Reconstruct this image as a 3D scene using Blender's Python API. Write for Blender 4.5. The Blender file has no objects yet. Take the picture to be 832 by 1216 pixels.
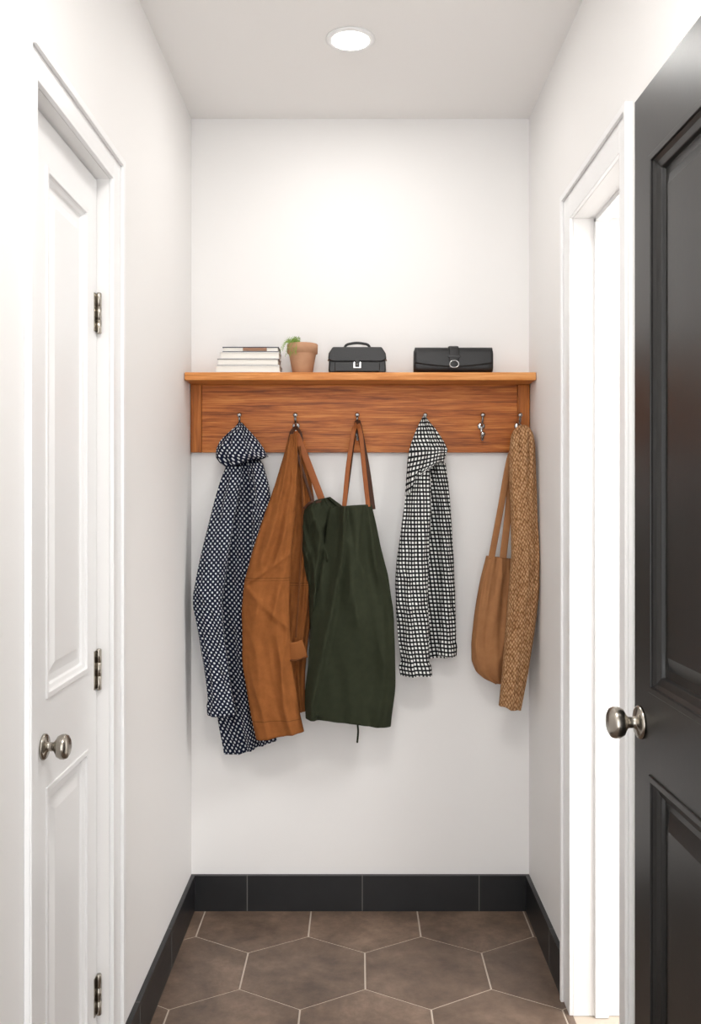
import bpy, bmesh, math, random
import numpy as np
from mathutils import Vector, noise, Matrix
F=1083.0; CH=1.357; D0=3.0; VX=425.0; VY=590.0
random.seed(4)
def WX(px,d): return (px-VX)*d/F
def WZ(py,d): return CH+(VY-py)*d/F
def P(px,py,e): 
    d=D0-e
    return Vector((WX(px,d),-e,WZ(py,d)))
C=bpy.context.scene.collection
def s2l(c):
    c=c/255.0
    return c/12.92 if c<=0.04045 else ((c+0.055)/1.055)**2.4
def col(r,g,b): return (s2l(r),s2l(g),s2l(b),1)
# ---------------------------------------------------------------- materials
def newmat(name,c=(200,200,200),rough=.5,metal=0,spec=None):
    m=bpy.data.materials.new(name); m.use_nodes=True
    b=m.node_tree.nodes['Principled BSDF']
    b.inputs['Base Color'].default_value=col(*c)
    b.inputs['Roughness'].default_value=rough; b.inputs['Metallic'].default_value=metal
    if spec is not None: b.inputs['Specular IOR Level'].default_value=spec
    return m
class G:
    def __init__(s,m): s.t=m.node_tree; s.n=s.t.nodes; s.l=s.t.links; s.b=s.n['Principled BSDF']
    def node(s,ty,**k):
        n=s.n.new(ty)
        for a,b in k.items(): setattr(n,a,b)
        return n
    def inp(s,n,i,v):
        if isinstance(v,bpy.types.NodeSocket): s.l.new(v,n.inputs[i])
        else: n.inputs[i].default_value=v
    def math(s,op,a,b=0.0):
        n=s.node('ShaderNodeMath',operation=op); s.inp(n,0,a); s.inp(n,1,b); return n.outputs[0]
    def mix(s,f,a,b):
        n=s.node('ShaderNodeMix',data_type='RGBA'); s.inp(n,0,f); s.inp(n,6,a); s.inp(n,7,b); return n.outputs[2]
    def coord(s,which='Object'):
        return s.node('ShaderNodeTexCoord').outputs[which]
    def map(s,v,scale=(1,1,1),rot=(0,0,0)):
        n=s.node('ShaderNodeMapping'); s.l.new(v,n.inputs[0]); n.inputs['Scale'].default_value=scale; n.inputs['Rotation'].default_value=rot; return n.outputs[0]
    def noise(s,v,scale,detail=4,rough=.5,dist=0):
        n=s.node('ShaderNodeTexNoise'); s.l.new(v,n.inputs['Vector']); n.inputs['Scale'].default_value=scale; n.inputs['Detail'].default_value=detail; n.inputs['Roughness'].default_value=rough; n.inputs['Distortion'].default_value=dist; return n.outputs[0]
    def ramp(s,f,stops):
        n=s.node('ShaderNodeValToRGB'); s.l.new(f,n.inputs[0]); e=n.color_ramp.elements
        e[0].position=stops[0][0]; e[0].color=stops[0][1]; e[1].position=stops[-1][0]; e[1].color=stops[-1][1]
        for p,c in stops[1:-1]:
            x=e.new(p); x.color=c
        return n.outputs[0]
    def bump(s,h,strength,dist):
        n=s.node('ShaderNodeBump'); n.inputs['Strength'].default_value=strength; n.inputs['Distance'].default_value=dist
        s.l.new(h,n.inputs['Height']); s.l.new(n.outputs[0],s.b.inputs['Normal'])
    def base(s,c): s.l.new(c,s.b.inputs['Base Color'])
    def sep(s,v):
        n=s.node('ShaderNodeSeparateXYZ'); s.l.new(v,n.inputs[0]); return n.outputs

def paint(name,c,rough=.6,bs=.05):
    m=newmat(name,c,rough); g=G(m); g.bump(g.noise(g.coord(),180,3),bs,.002); return m
M_wall=paint('wall_paint',(240,238.5,237),.6)
M_ceil=paint('ceiling_paint',(245,243,241),.8)
M_trim=paint('trim_paint',(244,244,244),.35,.02)
M_steel=newmat('brushed_nickel',(170,164,154),.25,1)
M_chrome=newmat('chrome',(176,176,176),.15,1)
M_black=newmat('black_door_paint',(27,26,25),.34,spec=.45); g=G(M_black); g.bump(g.noise(g.coord(),60,2),.04,.002)
M_bb=newmat('black_tile',(30,31,33),.4); g=G(M_bb); g.base(g.mix(g.noise(g.coord(),14),col(20,21,23),col(32,33,35)))
M_joint=newmat('tile_joint',(105,103,100),.8)
M_grout=newmat('floor_grout',(188,175,161),.85)
M_tile=newmat('floor_tile',(104,88,78),.42)
M_sidefloor=newmat('pale_floor',(225,222,218),.5)
g=G(M_tile); oi=g.node('ShaderNodeAttribute',attribute_name='tone'); n1=g.noise(g.coord(),4,6,.65,.5)
n2=g.noise(g.coord(),18,6,.75)
f=g.math('ADD',g.math('MULTIPLY',n1,.6),g.math('MULTIPLY',n2,.4))
c1=g.ramp(f,[(.36,col(76,61,51)),(.5,col(110,91,77)),(.64,col(142,120,103))])
g.base(g.mix(g.math('MULTIPLY',oi.outputs['Fac'],.45),c1,col(80,66,56))); g.bump(n2,.2,.004)
def wood(name,a,b,c_,sc=(1.2,16,16),fs=(3,110,110)):
    m=newmat(name,(190,105,50),.4,spec=.3); g=G(m)
    n=g.noise(g.map(g.coord(),sc),3.0,8,.65,.6); n2=g.noise(g.map(g.coord(),fs),3,4,.6)
    f=g.math('ADD',g.math('MULTIPLY',n,.58),g.math('MULTIPLY',n2,.42))
    g.base(g.ramp(f,[(.39,col(*a)),(.5,col(*b)),(.61,col(*c_))])); g.bump(f,.18,.003); return m
M_wood=wood('oak_wood',(124,64,22),(182,102,42),(208,134,66))
M_wood2=wood('oak_edge',(176,102,44),(208,134,68),(228,162,98))
M_woodv=wood('oak_vertical',(136,72,22),(174,100,38),(196,120,54),(16,16,1.2),(110,110,3))
def uvs(g,sc):
    o=g.sep(g.coord('UV')); return g.math('MULTIPLY',o[0],sc),g.math('MULTIPLY',o[1],sc),o
M_navy=newmat('navy_dotted_cloth',(38,45,65),.85,spec=.15); g=G(M_navy)
u,v,o=uvs(g,2*math.pi/.0180)
w=g.math('MULTIPLY',g.math('SINE',g.math('ADD',u,g.math('MULTIPLY',v,.15))),g.math('SINE',g.math('MULTIPLY',v,1.05)))
w=g.math('ADD',w,g.math('MULTIPLY',g.math('SUBTRACT',g.noise(g.coord('UV'),150,2),.5),.5))
st=g.ramp(w,[(.36,(0,0,0,1)),(.48,(1,1,1,1))])
g.base(g.mix(st,col(20,26,46),col(206,209,213))); g.bump(g.noise(g.coord('UV'),500,2),.25,.002)
M_ging=newmat('black_white_check_cloth',(200,200,200),.85,spec=.15); g=G(M_ging)
u,v,o=uvs(g,2*math.pi/.0128)
a=g.ramp(g.math('ADD',g.math('MULTIPLY',g.math('SINE',g.math('ADD',u,g.math('MULTIPLY',v,.12))),.5),.5),[(.34,(0,0,0,1)),(.46,(1,1,1,1))])
b=g.ramp(g.math('ADD',g.math('MULTIPLY',g.math('SINE',v),.5),.5),[(.36,(0,0,0,1)),(.48,(1,1,1,1))])
g.base(g.mix(a,g.mix(b,col(18,20,22),col(44,46,48)),g.mix(b,col(32,34,37),col(228,228,225)))); g.bump(g.noise(g.coord('UV'),500,2),.2,.002)
M_canvas=newmat('tan_canvas',(160,92,38),.9,spec=.1); g=G(M_canvas)
o=g.sep(g.coord('UV')); n=g.noise(g.coord('UV'),30,6,.7)
base=g.ramp(n,[(.3,col(128,77,39)),(.7,col(144,89,48))])
def seam(V,wd=.0013): return g.math('LESS_THAN',g.math('ABSOLUTE',g.math('SUBTRACT',o[1],V)),wd)
sm=g.math('MAXIMUM',seam(.455),g.math('MAXIMUM',seam(.463,.0008),seam(.905)))
g.base(g.mix(g.math('MULTIPLY',sm,.6),base,col(82,47,22))); g.bump(g.math('SUBTRACT',g.math('MULTIPLY',g.noise(g.coord('UV'),300,3),.5),sm),.3,.002)
def cloth_mat(name,c1,c2,rough=.85,ns=40,bs=.3):
    m=newmat(name,c1,rough,spec=.2); g=G(m); g.base(g.mix(g.noise(g.coord('UV'),ns,5,.6),col(*c1),col(*c2))); g.bump(g.noise(g.coord('UV'),420,3),bs,.002); return m
M_green=cloth_mat('olive_canvas',(33,37,24),(48,52,36))
M_suede=cloth_mat('tan_suede',(140,95,60),(170,121,80),.8,30)
M_strap=cloth_mat('cognac_leather',(128,72,36),(150,88,48),.5)
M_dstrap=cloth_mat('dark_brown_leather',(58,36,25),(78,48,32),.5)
M_inner=newmat('dark_interior_shade',(18,18,17),.9)  # near-black caps, the shade inside the open bags put into the colour
M_dtan=cloth_mat('tan_canvas_shade_and_placket',(90,52,25),(102,60,30),.9)  # darker canvas for the placket line and the painted shade under the flap
M_ctan=cloth_mat('tan_canvas_band',(126,76,38),(140,86,45),.9)
M_knit=newmat('camel_knit',(190,140,88),.95,spec=.05); g=G(M_knit)
vm=g.map(g.coord('UV'),(1,.7,1),(0,0,.6))
vo=g.node('ShaderNodeTexVoronoi'); g.l.new(vm,vo.inputs['Vector']); vo.inputs['Scale'].default_value=132; vo.inputs['Randomness'].default_value=.35
w=g.math('SUBTRACT',1.0,g.math('MULTIPLY',vo.outputs['Distance'],1.25))
w=g.math('ADD',w,g.math('MULTIPLY',g.math('SUBTRACT',g.noise(g.coord('UV'),500,3),.5),.45))
g.base(g.ramp(w,[(.15,col(128,88,56)),(.5,col(180,136,96)),(.85,col(216,178,140))])); g.bump(w,.9,.005)
M_leather=newmat('black_leather',(24,24,25),.42); g=G(M_leather); g.bump(g.noise(g.coord(),260,3),.25,.002)
M_terra=newmat('terracotta',(196,140,104),.8); g=G(M_terra); g.base(g.mix(g.noise(g.coord(),25,5),col(172,122,90),col(206,162,128)))
M_soil=newmat('soil',(60,42,30),.95)
M_leaf=newmat('fern_leaf',(110,150,50),.55); g=G(M_leaf); g.base(g.mix(g.noise(g.coord(),60,2),col(84,124,34),col(160,188,84)))
M_page=newmat('book_pages',(238,234,226),.8); M_cw=newmat('white_book_cover',(232,230,228),.5); M_cn=newmat('navy_book_cover',(44,52,76),.5); M_cb=newmat('brown_book_cover',(150,110,84),.5); M_cg=newmat('grey_book_cover',(160,158,158),.5)
M_emit=bpy.data.materials.new('lamp_glow'); M_emit.use_nodes=True; b=M_emit.node_tree.nodes['Principled BSDF']
b.inputs['Emission Color'].default_value=(1,.97,.92,1); b.inputs['Emission Strength'].default_value=12
# ---------------------------------------------------------------- mesh helpers
def obj(name,bm,mats,parent=None,smooth=False,recalc=True):
    if recalc: bmesh.ops.recalc_face_normals(bm,faces=bm.faces)
    me=bpy.data.meshes.new(name); bm.to_mesh(me); bm.free()
    if not isinstance(mats,(list,tuple)): mats=[mats]
    for m in mats: me.materials.append(m)
    if smooth:
        for p in me.polygons: p.use_smooth=True
    o=bpy.data.objects.new(name,me); C.objects.link(o)
    if parent: o.parent=parent
    return o
def empty(name,parent=None):
    o=bpy.data.objects.new(name,None); o.empty_display_size=.05; C.objects.link(o)
    if parent: o.parent=parent
    return o
def addbox(bm,a,b,mi=0):
    x0,y0,z0=[min(a[i],b[i]) for i in range(3)]; x1,y1,z1=[max(a[i],b[i]) for i in range(3)]
    v=[bm.verts.new(p) for p in [(x0,y0,z0),(x1,y0,z0),(x1,y1,z0),(x0,y1,z0),(x0,y0,z1),(x1,y0,z1),(x1,y1,z1),(x0,y1,z1)]]
    for f in [(0,3,2,1),(4,5,6,7),(0,1,5,4),(1,2,6,5),(2,3,7,6),(3,0,4,7)]:
        q=bm.faces.new([v[i] for i in f]); q.material_index=mi
def boxes(name,lst,mat,parent=None,bev=0):
    bm=bmesh.new()
    for t in lst: addbox(bm,t[0],t[1],t[2] if len(t)>2 else 0)
    o=obj(name,bm,mat,parent)
    if bev:
        m=o.modifiers.new('bev','BEVEL'); m.width=bev; m.segments=3; m.limit_method='ANGLE'
        for p in o.data.polygons: p.use_smooth=True
        w=o.modifiers.new('wn','WEIGHTED_NORMAL')
    return o
def tube(name,pts,r,mat,parent=None,seg=10,sub=8,radii=None,closed=False):
    pts=[Vector(p) for p in pts]
    cu=bpy.data.curves.new(name,'CURVE'); cu.dimensions='3D'
    sp=cu.splines.new('BEZIER'); sp.bezier_points.add(len(pts)-1)
    for i,(bp,p) in enumerate(zip(sp.bezier_points,pts)):
        bp.co=p; bp.handle_left_type=bp.handle_right_type='AUTO'
        if radii: bp.radius=radii[i]
    sp.use_cyclic_u=closed; sp.resolution_u=sub; cu.bevel_depth=r; cu.bevel_resolution=4; cu.use_fill_caps=True
    cu.materials.append(mat)
    o=bpy.data.objects.new(name,cu); C.objects.link(o)
    if parent: o.parent=parent
    return o
def lathe(name,prof,mat,loc,axis='Z',seg=40,parent=None):
    bm=bmesh.new(); rings=[]
    for r,h in prof:
        ring=[]
        for k in range(seg):
            a=2*math.pi*k/seg; x,y=r*math.cos(a),r*math.sin(a)
            if axis=='Z': p=(x,y,h)
            elif axis=='X': p=(h,x,y)
            else: p=(x,h,y)
            ring.append(bm.verts.new(Vector(p)+Vector(loc)))
        rings.append(ring)
    for A,B in zip(rings,rings[1:]):
        for k in range(seg): bm.faces.new((A[k],A[(k+1)%seg],B[(k+1)%seg],B[k]))
    bm.faces.new(rings[0]); bm.faces.new(rings[-1])
    return obj(name,bm,mat,parent,True)
def strap(name,pts,w,t,mat,parent,nrm=(0,-1,0),n=24):
    P_=[Vector(p) for p in pts]
    out=[]
    k=len(P_)
    for i in range(k-1):
        p0=P_[max(i-1,0)];p1=P_[i];p2=P_[i+1];p3=P_[min(i+2,k-1)]
        for s in range(n):
            x=s/n
            out.append(.5*((2*p1)+(p2-p0)*x+(2*p0-5*p1+4*p2-p3)*x*x+(3*p1-p0-3*p2+p3)*x**3))
    out.append(P_[-1])
    bm=bmesh.new(); uvl=bm.loops.layers.uv.new('UVMap'); rings=[]; N=Vector(nrm); L=0; Ls=[]
    for i,p in enumerate(out):
        tg=(out[min(i+1,len(out)-1)]-out[max(i-1,0)]).normalized()
        if i: L+=(p-out[i-1]).length
        Ls.append(L)
        sd=tg.cross(N); 
        if sd.length<.05: sd=Vector((1,0,0))
        sd.normalize(); nn=sd.cross(tg).normalized()
        ring=[]
        for a,b in [(-1,-.5),(-.8,-1),(.8,-1),(1,-.5),(1,.5),(.8,1),(-.8,1),(-1,.5)]:
            ring.append(bm.verts.new(p+sd*a*w/2+nn*b*t/2))
        rings.append(ring)
    for i in range(len(rings)-1):
        for j in range(8):
            f=bm.faces.new((rings[i][j],rings[i][(j+1)%8],rings[i+1][(j+1)%8],rings[i+1][j]))
            for lp,(uu,vv) in zip(f.loops,[(j,Ls[i]),(j+1,Ls[i]),(j+1,Ls[i+1]),(j,Ls[i+1])]): lp[uvl].uv=(uu*.004,vv)
    bm.faces.new(rings[0]); bm.faces.new(rings[-1])
    return obj(name,bm,mat,parent,True)
def cloth(name,rows,mat,parent,ridges=(),crease=.006,seed=0,M=110,NV=150,top='cap',fx=2.2,fy=5.0,edge=.02,hemin=.014,sm=5,wob=4.0):
    R=np.array([r if len(r)==6 else (r[0],r[1],r[0],r[2],r[3],r[4]) for r in rows],float)
    t=(R[:,0]+R[:,2])/2; tt=np.linspace(t[0],t[-1],NV)
    A=np.stack([np.interp(tt,t,R[:,i]) for i in range(6)],1)
    for _ in range(sm):
        B=A.copy(); B[1:-1]=(A[:-2]+2*A[1:-1]+A[2:])/4; A=B
    pts=np.zeros((NV,M,3))
    for i in range(NV):
        yL,xL,yR,xR,e,th=A[i]; v=(tt[i]-tt[0])/100.0; vn=i/(NV-1)
        d=D0-e; cx=(xL+xR)/2; hw=(xR-xL)/2
        el=1+edge*noise.noise(Vector((seed*3.1,v*3.0,.3)))*2.2; er=1+edge*noise.noise(Vector((seed*5.7+9,v*3.0,.9)))*2.2
        for k in range(M):
            a=2*math.pi*k/M; c=math.cos(a); s=math.sin(a)
            u=math.copysign(abs(c)**.9,c)
            px=cx+hw*u*(er if u>0 else el); py=yL+(yR-yL)*(u+1)/2
            py+=wob*noise.noise(Vector((u*1.2+seed*2.3,seed,.5)))*vn**6
            sh=math.copysign(abs(s)**.75,s)
            env=min(1,abs(s)*1.8)
            dsp=0
            for rd in ridges:
                u0,u1,w,amp=rd[:4]
                va,vb=(rd[4],rd[5]) if len(rd)>4 else (-1,2)
                if vn<va or vn>vb: 
                    fade=math.exp(-((min(abs(vn-va),abs(vn-vb)))/.06)**2)
                else: fade=1
                x_=(vn-va)/(vb-va) if len(rd)>4 else vn
                uc=u0+(u1-u0)*x_+.06*noise.noise(Vector((seed,v*2,u0)))
                q=(u-uc)/w
                q=q*(1.8 if q>0 else .8)
                dsp+=amp*fade*math.exp(-q*q)
            n1=noise.noise(Vector((u*fx+seed*7.3+v*.5,v*fy/5.0,seed)))
            n2=noise.noise(Vector((u*fx*1.8-v*.9+seed,v*fy/2.4,seed+5)))
            cr=(1-abs(n1)*3.2)*crease+(1-abs(n2)*3.2)*crease*.55
            sgn=1 if s>=0 else -.35
            ey=e+th*sh+env*(dsp+cr)*sgn
            ey=max(ey,.026)
            pts[i,k]=(WX(px,d),-ey,WZ(py,d))
    bm=bmesh.new(); uvl=bm.loops.layers.uv.new('UVMap')
    V=[[bm.verts.new(pts[i,k]) for k in range(M)] for i in range(NV)]
    cum=np.zeros((NV,M+1)); q=M//4
    for i in range(NV):
        idx=[(q+M//2+j)%M for j in range(M+1)]
        seg=np.linalg.norm(pts[i,idx[1:]]-pts[i,idx[:-1]],axis=1)
        cc=np.concatenate([[0],np.cumsum(seg)]); cum[i]=cc-cc[M//2]
    for _ in range(40):
        B=cum.copy(); B[1:-1]=(cum[:-2]+2*cum[1:-1]+cum[2:])/4; cum=B
    vv=(tt-tt[0])/373.0
    for i in range(NV-1):
        for j in range(M):
            k0=(q+M//2+j)%M; k1=(k0+1)%M
            f=bm.faces.new((V[i][k0],V[i][k1],V[i+1][k1],V[i+1][k0]))
            for lp,(a,b) in zip(f.loops,[(i,j),(i,j+1),(i+1,j+1),(i+1,j)]): lp[uvl].uv=(cum[a][b],vv[a])
    def inner(ring,dz,sc):
        c=sum((x.co for x in ring),Vector())/len(ring)
        r=[bm.verts.new(Vector((c.x+(x.co.x-c.x)*sc,c.y+(x.co.y-c.y)*(sc-.05),x.co.z+dz))) for x in ring]
        for k in range(M):
            f=bm.faces.new((ring[k],ring[(k+1)%M],r[(k+1)%M],r[k]))
        return r
    def capf(ring):
        c=bm.verts.new(sum((x.co for x in ring),Vector())/len(ring))
        for k in range(M):
            f=bm.faces.new((ring[k],ring[(k+1)%M],c)); f.material_index=1
    b1=inner(V[-1],-.001,.95); b2=inner(b1,hemin,.93); capf(b2)
    if top=='open':
        t1=inner(V[0],.0005,.9); t2=inner(t1,-.03,.95); capf(t2)
    else: capf(V[0])
    o=obj(name,bm,[mat,M_inner if top=='open' else mat],parent,True)
    return o
def ball(name,loc,r,mat,parent,sc=(1,1,1)):
    bm=bmesh.new(); bmesh.ops.create_uvsphere(bm,u_segments=24,v_segments=16,radius=r)
    for v in bm.verts: v.co=Vector((v.co.x*sc[0],v.co.y*sc[1],v.co.z*sc[2]))+Vector(loc)
    return obj(name,bm,mat,parent,True)
# ---------------------------------------------------------------- room shell
XL=-.548; XR=.562; H=2.601; YN=-4.3; WT=.15
boxes('wall_back',[((XL-.12,0,0),(XR+WT,.12,H))],M_wall)
boxes('wall_left',[((XL-.12,-.99,0),(XL,0,H)),((XL-.12,YN,0),(XL,-1.465,H)),((XL-.12,-1.465,2.058),(XL,-.99,H))],M_wall)
boxes('wall_right',[((XR,-.616,0),(XR+WT,0,H)),((XR,YN,0),(XR+WT,-1.07,H)),((XR,-1.07,2.085),(XR+WT,-.616,H))],M_wall)
boxes('ceiling',[((XL-.12,YN,H),(XR+WT,.12,H+.1))],M_ceil)
bm=bmesh.new(); addbox(bm,(XL-.12,YN,-.06),(XR+WT,.0,-.0015),1)
hb=bmesh.new(); tl=hb.faces.layers.float.new('tone')
w=.347; sd=w/math.sqrt(3); gp=.0029
for r in range(-1,16):
    for c in range(-4,5):
        cx=.02+c*w+(w/2 if r%2 else 0); cy=-.085-.3005*r
        ks=[(math.cos(math.radians(90+60*k))*(sd-gp),math.sin(math.radians(90+60*k))*(sd-gp)) for k in range(6)]
        t=[hb.verts.new((cx+x,cy+y,0)) for x,y in ks]; b_=[hb.verts.new((cx+x*1.004,cy+y*1.004,-.004)) for x,y in ks]
        tone=random.random()
        f=hb.faces.new(t); f[tl]=tone
        for k in range(6):
            f=hb.faces.new((t[k],b_[k],b_[(k+1)%6],t[(k+1)%6])); f[tl]=tone
for co,no in [((XL,0,0),(-1,0,0)),((XR,0,0),(1,0,0)),((0,0,0),(0,1,0)),((0,YN,0),(0,-1,0))]:
    bmesh.ops.bisect_plane(hb,geom=list(hb.verts)+list(hb.edges)+list(hb.faces),plane_co=co,plane_no=no,clear_outer=True)
fl=obj('floor',bm,[M_tile,M_grout])
th_=obj('hex_tiles',hb,[M_tile],fl)
def skirt(name,x0,x1,y0,y1,joints,axis):
    L=[((x0,y0,0),(x1,y1,.116),0)]
    o=boxes(name,L,[M_bb,M_joint])
    bm=bmesh.new(); bm.from_mesh(o.data)
    for j in joints:
        if axis=='x': addbox(bm,(j-.0015,y0-.0006,.001),(j+.0015,y1,.1163),1)
        else: addbox(bm,(x0-.0006,j-.0015,.001),(x1+.0006,j+.0015,.1163),1)
    bm.to_mesh(o.data); bm.free(); return o
skirt('baseboard_back',XL,XR,-.014,0,[WX(294,D0),WX(430,D0),WX(568,D0)],'x')
skirt('baseboard_left',XL,XL+.013,-.917,-.014,[-.38,-.76],'y')
skirt('baseboard_right',XR-.013,XR,-.535,-.014,[-.38],'y')
boxes('wall_side_room_far',[((2.3,-2.6,0),(2.4,1.0,H))],M_wall)
boxes('wall_side_room_back',[((XR+WT,.9,0),(2.3,1.0,H))],M_wall)
boxes('wall_side_room_front',[((XR+WT,-2.6,0),(2.3,-2.5,H))],M_wall)
boxes('floor_side_room',[((XR+WT,-2.6,-.06),(2.4,1.0,0))],M_sidefloor)
boxes('ceiling_side_room',[((XR+WT,-2.6,H),(2.4,1.0,H+.1))],M_ceil)
def casing(name,x0,x1,yf0,yf1,yn0,yn1,zt,zi,steps):
    L=[((x0,yf0,0),(x1,yf1,zt)),((x0,yn0,0),(x1,yn1,zt)),((x0,yn1,zi),(x1,yf0,zt))]
    o=boxes(name,L,M_trim,None,.002); return o
tl_=casing('trim_1',XL,XL+.010,-.99,-.918,-1.505,-1.465,2.122,2.058,0)
bead=boxes('bead',[((XL+.010,-.934,0),(XL+.018,-.918,2.122)),((XL+.010,-1.505,0),(XL+.013,-1.497,2.122)),((XL+.010,-1.497,2.106),(XL+.018,-.934,2.122))],M_trim,tl_,.002)
tr=casing('trim_2',XR-.010,XR,-.616,-.536,-1.139,-1.07,2.165,2.085,0)
boxes('bead',[((XR-.018,-.552,0),(XR-.010,-.536,2.165)),((XR-.018,-1.139,0),(XR-.010,-1.125,2.165)),((XR-.018,-1.125,2.149),(XR-.010,-.552,2.165))],M_trim,tr,.002)
boxes('jamb',[((XR+.055,-.628,0),(XR+.09,-.6155,2.085)),((XR+.055,-1.07,2.073),(XR+.09,-.616,2.0855)),((XR+.055,-1.0705,0),(XR+.09,-1.058,2.085))],M_trim,tr,.001)
# ---------------------------------------------------------------- doors
def door(name,W,z0,z1,th,panels,mat,deep=.011,ogee=.014):
    root=empty(name)
    u0,u1=panels[0][0],panels[0][1]
    L=[((0,0,z0),(u0,th,z1)),((u1,0,z0),(W,th,z1))]
    zs=[z0]+[q for p in sorted(panels,key=lambda p:p[2]) for q in (p[2],p[3])]+[z1]
    for i in range(0,len(zs),2): L.append(((u0,0,zs[i]),(u1,th,zs[i+1])))
    L.append(((u0-.001,deep+.004,z0+.01),(u1+.001,th-.008,z1-.01)))
    boxes('slab',L,mat,root)
    bm=bmesh.new()
    for (a,b,c,d_) in panels:
        prof=[(0,0),(.003,.0),(ogee*.5,deep*.35),(ogee,deep*.55),(ogee+.002,deep),(ogee+.016,deep),(ogee+.04,deep*.3),(ogee+.043,deep*.3)]
        rings=[[bm.verts.new((a+i,dp-.0004 if i==0 else dp,c+i)),bm.verts.new((b-i,dp,c+i)),bm.verts.new((b-i,dp,d_-i)),bm.verts.new((a+i,dp,d_-i))] for i,dp in prof]
        for A,B in zip(rings,rings[1:]):
            for k in range(4): bm.faces.new((A[k],A[(k+1)%4],B[(k+1)%4],B[k]))
        bm.faces.new(rings[-1])
        for (aa,bb,cc,dd) in [(a-.006,a+.005,c-.006,d_+.006),(b-.005,b+.006,c-.006,d_+.006),(a,b,c-.006,c+.005),(a,b,d_-.005,d_+.006)]:
            addbox(bm,(aa,-.003,cc),(bb,.004,dd))
    o=obj('panels',bm,mat,root)
    m=o.modifiers.new('b','BEVEL'); m.width=.0015; m.segments=2
    return root
dl=door('door_1',.469,.008,2.053,.035,[(.168-.02,.396,.99,1.962),(.168-.02,.396,.22,.815)],M_trim)
dl.rotation_euler=(0,0,math.pi/2); dl.location=(-.575,-1.462,0)
def knob(root,loc,ax,s=1.0):
    prof=[(.0275,0),(.0275,.004),(.024,.007),(.012,.009),(.0095,.013),(.0095,.022),(.014,.026),(.0225,.031),(.026,.038),(.0265,.045),(.024,.051),(.017,.055),(.006,.0565)]
    o=lathe('knob',[(r*s,-h*s) for r,h in prof],M_steel,loc,'Y',40,root); return o
knob(dl,(.130,0,.900),1,.86)
for i,z in enumerate((1.76,.978,.264)):
    t=lathe('hinge_%d'%(i+1),[(.0045,-.045),(.0058,-.043),(.0058,-.0155),(.005,-.015),(.005,-.0145),(.0058,-.014),(.0058,.014),(.005,.0145),(.005,.015),(.0058,.0155),(.0058,.043),(.0045,.045)],M_steel,(.4655,-.006,z),'Z',20,dl)
    boxes('hinge_leaf_%d'%(i+1),[((.447,-.0015,z-.042),(.464,.001,z+.042))],M_steel,dl)
dr=door('door_2',.80,.008,2.03,.034,[(.08,.72,1.045,1.905),(.08,.72,.2,.90)],M_black,.016,.022)
ang=math.atan2(.02,.8)
dr.rotation_euler=(0,0,-math.pi/2+ang); dr.location=(.472,-1.443,0)
knob(dr,(.032,0,.98),1,1.0)
boxes('latch_plate',[((-.001,.006,.94),(.0005,.028,1.02))],M_steel,dr)
# ---------------------------------------------------------------- coat shelf
rk=empty('coat_rack_shelf')
boxes('shelf_board',[((XL+.002,-.132,1.724),(XR-.002,-.001,1.749))],M_wood2,rk,.003)
boxes('back_board',[((XL+.037,-.020,1.502),(XR-.042,-.001,1.7235))],M_wood,rk,.0015)
boxes('end_bracket_1',[((XL+.002,-.024,1.502),(XL+.0365,-.001,1.7235))],M_woodv,rk,.002)
boxes('end_bracket_2',[((XR-.0415,-.024,1.502),(XR-.002,-.001,1.7235))],M_woodv,rk,.002)
for i,px in enumerate((285,351,424,504,572,616)):
    x=WX(px,2.96); hk=rk; n_='hook_%d_'%(i+1)
    lathe(n_+'plate',[(.0125,0),(.0125,-.003),(.009,-.005),(.001,-.0055)],M_chrome,(x,-.0205,1.588),'Y',24,hk)
    tube(n_+'upper_prong',[(x,-.024,1.588),(x,-.040,1.592),(x,-.054,1.603),(x,-.060,1.617)],.0042,M_chrome,hk)
    ball(n_+'upper_tip',(x,-.061,1.621),.0082,M_chrome,hk)
    tube(n_+'lower_prong',[(x,-.024,1.586),(x,-.028,1.562),(x,-.036,1.545),(x,-.050,1.543),(x,-.059,1.556)],.0046,M_chrome,hk)
    ball(n_+'lower_tip',(x,-.0605,1.560),.0085,M_chrome,hk)
# ---------------------------------------------------------------- garments
nj=empty('navy_hooded_jacket')
cloth('body',[(534,274,304,.055,.012),(552,268,312,.054,.016),(575,264,318,.052,.018),(610,258,322,.05,.018),(660,254,321,.05,.018),(720,250,320,.05,.018),(790,250,321,.05,.018),(850,258,325,.05,.018),(895,266,880,328,.052,.018)],M_navy,nj,
  [(-.1,.15,.16,.020),(.5,.55,.14,.016),(-.6,-.3,.14,.012,.6,1.2)],.007,1)
cloth('sleeve_left',[(554,268,286,.088,.010),(570,262,286,.098,.015),(600,253,281,.108,.020),(640,243,274,.113,.022),(680,234,268,.115,.023),(706,229,265,.115,.023),(720,229,264,.115,.023),(750,235,266,.115,.023),(790,242,271,.113,.022),(832,247,277,.110,.021),(836,245,280,.110,.023),(848,246,849,281,.110,.022)],M_navy,nj,
  [(.3,-.3,.3,.008),(-.9,.9,.22,.008,.46,.60),(.9,-.7,.22,.008,.62,.74)],.006,2,fy=9,sm=2,wob=1)
cloth('sleeve_right',[(550,294,312,.088,.012),(575,297,319,.1,.017),(610,300,324,.108,.02),(660,298,321,.104,.02),(720,294,318,.092,.018),(780,290,316,.086,.018)],M_navy,nj,[(.0,.1,.3,.010)],.006,3,fy=8)
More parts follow.
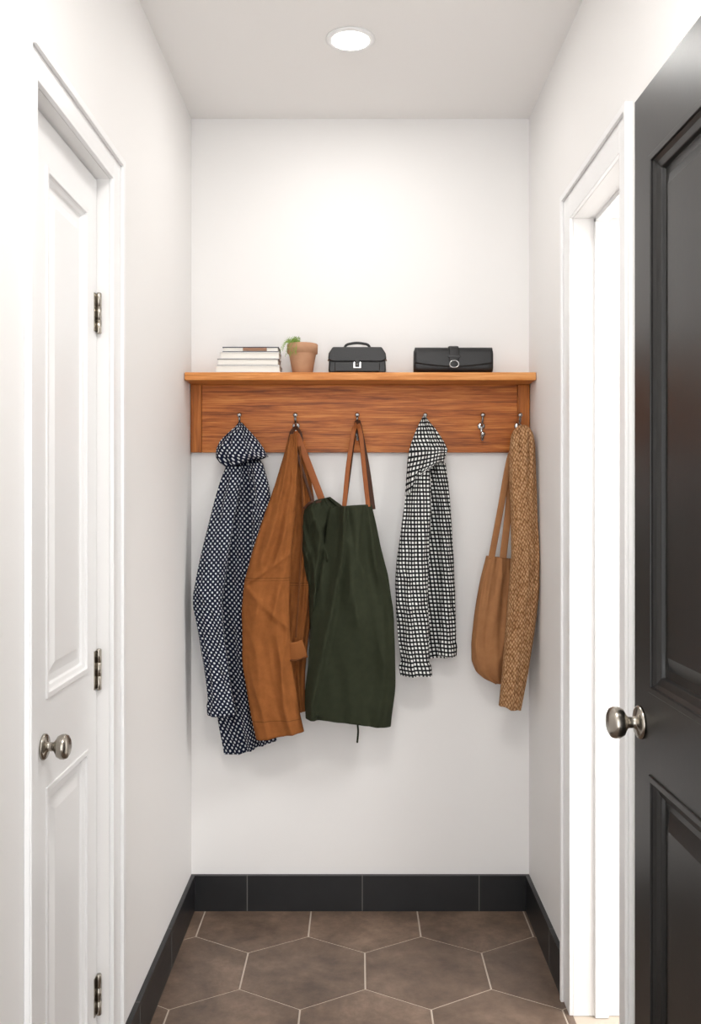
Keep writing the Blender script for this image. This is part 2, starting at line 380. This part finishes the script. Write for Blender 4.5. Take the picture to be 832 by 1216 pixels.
cloth('hood',[(502,283,287,.064,.005),(507,279,292,.068,.012),(515,270,299,.074,.02),(524,261,307,.08,.028),(533,257,313,.086,.034),(543,256,318,.09,.036),(550,260,542,319,.092,.032),(556,268,545,314,.090,.022)],M_navy,nj,
  [(.1,-.5,.18,.014),(.2,.7,.16,.014)],.009,4,NV=80,sm=2,fy=12,fx=1.6)
gj=empty('check_hooded_shirt')
cloth('body',[(545,494,526,.055,.012),(570,494,532,.05,.016),(620,496,536,.046,.016),(680,498,539,.046,.016),(740,498,541,.046,.016),(783,500,779,542,.046,.016)],M_ging,gj,[(.25,.35,.14,.012),(.75,.7,.1,.008)],.005,11,fx=1.5)
cloth('sleeve_left',[(552,490,510,.090,.012),(575,484,511,.102,.019),(620,477,511,.112,.022),(665,471,509,.116,.023),(695,469,508,.116,.023),(725,470,508,.116,.022),(760,473,509,.114,.021),(786,476,509,.112,.020),(790,473,512,.112,.024),(801,475,802,513,.112,.023)],M_ging,gj,[(-.1,-.2,.25,.012),(-.9,.8,.2,.010,.50,.60),(.9,-.5,.2,.009,.62,.72),(-.6,.8,.2,.008,.2,.3)],.006,12,fy=6,fx=1.5,sm=2,wob=1)
cloth('sleeve_right',[(550,515,529,.074,.012),(590,519,534,.074,.015),(640,522,537,.074,.016),(700,524,540,.074,.017),(740,523,541,.074,.016),(762,522,541,.074,.016),(766,520,543,.074,.019),(778,520,542,.074,.018)],M_ging,gj,[(.1,.2,.3,.006),(-.9,.9,.3,.006,.5,.6)],.005,14,fy=6,fx=1.2,sm=2,wob=1)
cloth('hood',[(494,502,505,.064,.005),(501,498,510,.068,.012),(512,493,519,.074,.02),(523,489,526,.08,.026),(534,486,532,.086,.03),(546,484,538,531,.092,.028),(560,483,548,527,.094,.026),(588,481,558,508,.094,.016)],M_ging,gj,[(.3,-.6,.2,.014),(.3,.8,.16,.010)],.006,13,NV=90,sm=2,fy=9,fx=1.6)
tj=empty('tan_canvas_jacket')
cloth('body',[(522,345,358,.070,.010),(560,343,368,.076,.016),(600,338,374,.080,.018),(650,332,376,.080,.018),(700,326,374,.082,.018),(760,322,366,.082,.018),(800,322,362,.082,.018),(850,326,846,363,.082,.018)],M_canvas,tj,[(.3,.4,.16,.010),(.75,.7,.12,.010)],.005,21)
cloth('sleeve',[(516,343,353,.085,.010),(540,337,354,.1,.018),(580,325,353,.12,.022),(620,311,350,.130,.025),(660,298,346,.134,.027),(690,290,344,.136,.027),(725,287,343,.138,.027),(790,288,347,.138,.027),(850,298,357,.136,.027),(877,304,868,361,.134,.026)],M_canvas,tj,
  [(-.1,-.5,.3,.012),(.5,.55,.2,.010),(-.9,.7,.16,.008,.50,.62),(.9,-.6,.16,.008,.40,.48)],.006,22,fy=4.5,fx=1.3,edge=.01,wob=1)
strap('pocket_flap',[P(344,774,.146),P(353,773,.150),P(362,770,.146)],.058,.007,M_ctan,tj,n=8)
strap('pocket_flap_shade',[P(343,784,.149),P(352,784,.153),P(362,780,.149)],.005,.006,M_dtan,tj,n=8)  # dark strip, the shade on the flap's underside painted as colour
strap('front_placket',[P(356,530,.108),P(359,600,.114),P(356,680,.118),P(351,757,.124)],.006,.003,M_dtan,tj)
strap('collar_band',[P(350,513,.07),P(356,526,.102),P(370,562,.108),P(384,600,.112),P(390,625,.112)],.022,.004,M_strap,tj)
strap('collar_edge',[P(349,514,.068),P(350,530,.104),P(361,565,.110),P(374,605,.114)],.010,.004,M_dstrap,tj)
strap('hanging_loop',[P(344,526,.10),P(346,514,.085),P(351,508,.055),P(356,514,.082),P(358,526,.1)],.012,.003,M_dstrap,tj)
gt=empty('green_canvas_tote')
cloth('body',[(602,390,599,441,.126,.014),(640,386,450,.134,.026),(680,379,459,.14,.032),(720,372,466,.14,.034),(760,367,469,.14,.035),(800,364,469,.14,.035),(835,362,467,.14,.034),(852,362,862,464,.14,.03)],M_green,gt,
  [(-.2,-.85,.12,.026),(.15,.3,.3,.016),(.8,.7,.14,.012),(-.3,.1,.18,.014,-.1,.5),(.5,-.1,.14,.010,.0,.4)],.007,31,top='open',fy=3.0,fx=1.3,wob=1.5)
cloth('side_gusset',[(594,374,590,392,.095,.014),(603,361,410,.1,.022),(620,358,409,.1,.024),(640,357,406,.1,.024),(665,360,400,.1,.024),(700,366,394,.1,.022),(745,368,392,.1,.018)],M_green,gt,[(.3,-.7,.22,.022),(-.8,.5,.18,.020,0,.45),(.8,-.3,.18,.014,.3,.8)],.012,32,NV=90,fy=8,sm=3,fx=1.5)
strap('gusset_rim',[P(361,604,.125),P(368,597,.132),P(378,596,.128),P(390,594,.110)],.008,.004,M_dstrap,gt)
strap('handle_1',[P(424,502,.064),P(419,515,.12),P(413,555,.145),P(408,607,.156)],.014,.003,M_strap,gt)
strap('handle_2',[P(424,502,.064),P(428,515,.118),P(432,555,.14),P(437,602,.150)],.014,.003,M_strap,gt)
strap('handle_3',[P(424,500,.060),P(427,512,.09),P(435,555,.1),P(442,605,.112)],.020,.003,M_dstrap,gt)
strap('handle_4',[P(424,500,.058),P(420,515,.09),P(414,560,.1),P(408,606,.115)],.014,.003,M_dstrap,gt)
strap('tie_cord',[P(424,855,.12),P(425,868,.122),P(424,882,.12)],.006,.003,M_green,gt)
sb=empty('suede_shoulder_bag')
cloth('body',[(660,577,664,611,.092,.012),(690,570,613,.092,.024),(730,563,614,.092,.032),(765,559,614,.092,.035),(785,560,613,.092,.034),(798,565,611,.092,.029),(806,574,607,.092,.020),(809,583,601,.092,.012)],M_suede,sb,[(-.5,-.6,.2,.008),(.1,0,.2,.008)],.006,41,top='open',hemin=.002,fy=4)
strap('handle_1',[P(614,528,.062),P(605,545,.1),P(594,605,.107),P(583,664,.112)],.020,.004,M_suede,sb)
strap('handle_2',[P(616,528,.062),P(608,560,.085),P(603,610,.1),P(597,663,.117)],.022,.004,M_suede,sb)
sc=empty('knit_scarf')
cloth('drape',[(505,616,625,.11,.010),(508,611,629,.12,.022),(515,607,633,.13,.030),(530,605,635,.14,.032),(560,604,636,.148,.034),(600,606,637,.158,.034),(660,607,640,.17,.034),(700,604,640,.172,.034),(750,600,634,.165,.032),(800,596,626,.155,.03),(836,592,843,618,.145,.026)],M_knit,sc,[(.2,-.1,.25,.008)],.004,51,fy=3,edge=.01)
# ---------------------------------------------------------------- shelf objects
SZ=1.7495
def wx(px): return WX(px,2.915)
bk=empty('book_stack')
def book(i,x0,x1,z,h,dep,cm,rot=0):
    L=[((x0,-.085-dep/2,z),(x1,-.085+dep/2,z+.0022),0),((x0,-.085-dep/2,z+h-.0022),(x1,-.085+dep/2,z+h),0),((x0,-.085+dep/2-.002,z),(x1,-.085+dep/2,z+h),0),
       ((x0+.003,-.085-dep/2+.003,z+.0022),(x1-.003,-.085+dep/2-.002,z+h-.0022),1)]
    o=boxes('book_%d'%i,L,[cm,M_page],bk,.0006); return o
z=SZ
for i,(a,b,h,dep,cm) in enumerate([(258,334,.022,.085,M_cw),(260,332,.021,.080,M_cg),(263,333,.021,.078,M_cw),(266,332,.016,.074,M_cn)]):
    book(i+1,wx(a),wx(b),z,h,dep,cm); z+=h+.0003
    if i==3: boxes('spine_label',[((wx(290),-.1225,z-.013),(wx(318),-.1205,z-.003))],M_cb,bk)
pp=empty('potted_fern'); px_,py_=wx(359),-.085
lathe('pot',[(.030,0),(.032,.002),(.043,.062),(.0435,.064),(.048,.065),(.0495,.092),(.048,.0945),(.044,.0945),(.042,.082),(.002,.081)],M_terra,(px_,py_,SZ),'Z',48,pp)
lathe('soil',[(.0415,.080),(.041,.084),(.02,.087),(.001,.088)],M_soil,(px_,py_,SZ),'Z',32,pp)
bm=bmesh.new()
for s_ in range(20):
    f_=s_/19; a=math.radians(150+130*f_); L=random.uniform(.040,.062)
    b0=Vector((px_-.018+random.uniform(-.01,.01),py_-.012+random.uniform(-.012,.012),SZ+.085))
    dr_=Vector((math.cos(a)*.80,-abs(math.sin(a))*.75,0)); rise=random.uniform(.016,.046); prev=b0
    for k in range(1,15):
        t=k/14; p=b0+dr_*L*t+Vector((0,0,rise*math.sin(t*2.0)-.050*t*t))
        tg=(p-prev).normalized(); side=tg.cross(Vector((0,-.8,.6))).normalized()
        for sg in (-1,1):
            l=.0095*math.sin(math.pi*min(1,.25+.75*t))+.0015; w_=.0011
            q=p+side*sg*l+tg*l*.45; n_=Vector((0,-.3,1))*.0006
            vs=[bm.verts.new(p),bm.verts.new(p+side*sg*l*.5+tg*(l*.22+w_)+n_),bm.verts.new(q),bm.verts.new(p+side*sg*l*.5+tg*(l*.22-w_)-n_)]
            bm.faces.new(vs)
        a1=side*.0006
        bm.faces.new([bm.verts.new(prev-a1),bm.verts.new(prev+a1),bm.verts.new(p+a1),bm.verts.new(p-a1)])
        prev=p
obj('fern_leaves',bm,M_leaf,pp,recalc=False)
def rbox(name,a,b,mat,parent,bev,seg=4):
    o=boxes(name,[(a,b)],mat,parent,bev); o.modifiers['bev'].segments=seg; return o
sh=empty('black_leather_satchel')
x0,x1=wx(390),wx(458); xm=(x0+x1)/2
def prism(name,outline,y0,y1,mat,parent,bev=.004):
    bm=bmesh.new(); A=[bm.verts.new((x,y0,z)) for x,z in outline]; B=[bm.verts.new((x,y1,z)) for x,z in outline]
    n=len(A)
    for k in range(n): bm.faces.new((A[k],A[(k+1)%n],B[(k+1)%n],B[k]))
    bm.faces.new(A); bm.faces.new(B[::-1])
    o=obj(name,bm,mat,parent,True); m=o.modifiers.new('bev','BEVEL'); m.width=bev; m.segments=3; m.limit_method='ANGLE'; m.angle_limit=.6
    o.modifiers.new('wn','WEIGHTED_NORMAL'); return o
prism('bag_body',[(x0+.002,SZ),(x1-.002,SZ),(x1,SZ+.01),(x1-.003,SZ+.06),(x1-.014,SZ+.078),(x0+.014,SZ+.078),(x0+.003,SZ+.06),(x0,SZ+.01)],-.108,-.052,M_leather,sh,.006)
prism('flap',[(x0-.001,SZ+.044),(x0+.012,SZ+.036),(x1-.012,SZ+.036),(x1+.001,SZ+.044),(x1-.001,SZ+.062),(x1-.014,SZ+.0825),(x0+.014,SZ+.0825),(x0+.001,SZ+.062)],-.1135,-.05,M_leather,sh,.004)
rbox('front_pocket',(x0+.02,-.114,SZ+.004),(x1-.02,-.106,SZ+.034),M_leather,sh,.003)
rbox('clasp_plate',(xm-.013,-.1165,SZ+.014),(xm+.013,-.1135,SZ+.034),M_chrome,sh,.002)
rbox('clasp_tongue',(xm-.007,-.119,SZ+.018),(xm+.007,-.116,SZ+.042),M_leather,sh,.0015)
ball('clasp_stud',(xm,-.1195,SZ+.026),.003,M_chrome,sh)
tube('handle',[(xm-.042,-.08,SZ+.078),(xm-.036,-.08,SZ+.092),(xm-.02,-.08,SZ+.098),(xm+.02,-.08,SZ+.098),(xm+.036,-.08,SZ+.092),(xm+.042,-.08,SZ+.078)],.0042,M_leather,sh)
for k,sx in enumerate((-1,1)):
    tube('d_ring_%d'%k,[(xm+sx*.089,-.094,SZ+.05),(xm+sx*.093,-.088,SZ+.044),(xm+sx*.093,-.074,SZ+.044),(xm+sx*.089,-.066,SZ+.05)],.0014,M_chrome,sh)
cl=empty('black_leather_clutch'); x0,x1=wx(491),wx(584); xm=(x0+x1)/2
bm=bmesh.new(); NX=40; NA=32; rings=[]; CHh=.0395
for i in range(NX+1):
    t=i/NX; x=x0+(x1-x0)*t; e_=min(t,1-t)*2; k=.86+.14*min(1,e_*9)**.5
    ring=[]
    for j in range(NA):
        a=2*math.pi*j/NA; c,s=math.cos(a),math.sin(a)
        yy=math.copysign(abs(c)**.6,c)*.030*k; zz=math.copysign(abs(s)**.6,s)*CHh*k
        ring.append(bm.verts.new((x,-.085+yy,SZ+.0398+zz)))
    rings.append(ring)
for A,B in zip(rings,rings[1:]):
    for j in range(NA): bm.faces.new((A[j],A[(j+1)%NA],B[(j+1)%NA],B[j]))
bm.faces.new(rings[0]); bm.faces.new(rings[-1])
obj('clutch_body',bm,M_leather,cl,True)
bm=bmesh.new(); g1=[]
for i in range(33):
    t=i/32; x=x0+.003+(x1-x0-.006)*t; low=.030-.012*math.sin(math.pi*t)
    colu=[]
    path=[(-.062,.0815),(-.085,.0825),(-.105,.0815),(-.1145,.076),(-.1175,.064),(-.1185,.050),(-.1195,low+.006),(-.1195,low)]
    for (y,zz) in path: colu.append(bm.verts.new((x,y,SZ+zz)))
    g1.append(colu)
for A,B in zip(g1,g1[1:]):
    for j in range(7): bm.faces.new((A[j],B[j],B[j+1],A[j+1]))
o=obj('clutch_flap',bm,M_leather,cl,True); m=o.modifiers.new('s','SOLIDIFY'); m.thickness=.0035; m.offset=-1
strap('closing_strap',[(xm,-.06,SZ+.0845),(xm,-.09,SZ+.086),(xm,-.113,SZ+.082),(xm,-.1215,SZ+.066),(xm,-.1230,SZ+.035),(xm,-.1225,SZ+.014)],.030,.003,M_leather,cl,nrm=(0,-1,.3))
tube('buckle_ring',[(xm+.014*math.cos(a),-.127,SZ+.026+.011*math.sin(a)) for a in [k*math.pi/4 for k in range(8)]],.0020,M_chrome,cl,closed=True)
rbox('keeper',(xm-.02,-.1255,SZ+.046),(xm+.02,-.1215,SZ+.055),M_leather,cl,.0015)
# ---------------------------------------------------------------- downlight + lights
dn=empty('recessed_downlight'); lx,ly=WX(416,2.477),-.523
lathe('trim_ring',[(.066,0),(.067,-.003),(.062,-.006),(.052,-.006),(.050,-.001)],M_trim,(lx,ly,H-.0002),'Z',48,dn)
lathe('lens',[(.0495,-.0062),(.030,-.0075),(.001,-.008)],M_emit,(lx,ly,H-.0004),'Z',48,dn)
def area(name,loc,size,power,rot=(0,0,0),colr=(1,.975,.945),shape='DISK',sy=None,spread=None):
    l=bpy.data.lights.new(name,'AREA'); l.shape=shape; l.size=size; l.energy=power; l.color=colr
    if sy: l.size_y=sy
    if spread: l.spread=spread
    o=bpy.data.objects.new(name,l); C.objects.link(o); o.location=loc; o.rotation_euler=rot; return o
area('downlight_lamp',(lx,ly,H-.012),.09,2.7)
area('entry_fill_light',(0,-2.1,H-.02),.35,15)  # unseen light added over the entry to brighten the corridor from the front
area('side_room_fill_light',(1.4,-1.4,H-.03),.8,60,colr=(1,.99,.98))  # unseen light added so the room behind the doorway reads bright white
W=bpy.data.worlds.new('World'); bpy.context.scene.world=W; W.use_nodes=True
W.node_tree.nodes['Background'].inputs[0].default_value=(.99,.994,1,1); W.node_tree.nodes['Background'].inputs[1].default_value=3.8
# ---------------------------------------------------------------- camera
cd=bpy.data.cameras.new('camera'); cam=bpy.data.objects.new('camera',cd); C.objects.link(cam)
cam.location=(0,-D0,CH); cam.rotation_euler=(math.pi/2,0,0)
cd.sensor_fit='VERTICAL'; cd.sensor_height=24; cd.lens=24*F/1216.0
cd.shift_x=(416-VX)/1216.0; cd.shift_y=-(608-VY)/1216.0
cd.clip_start=.02
bpy.context.scene.camera=cam
bpy.context.scene.view_settings.view_transform='Standard'
bpy.context.scene.view_settings.look='None'
bpy.context.scene.view_settings.exposure=0.08
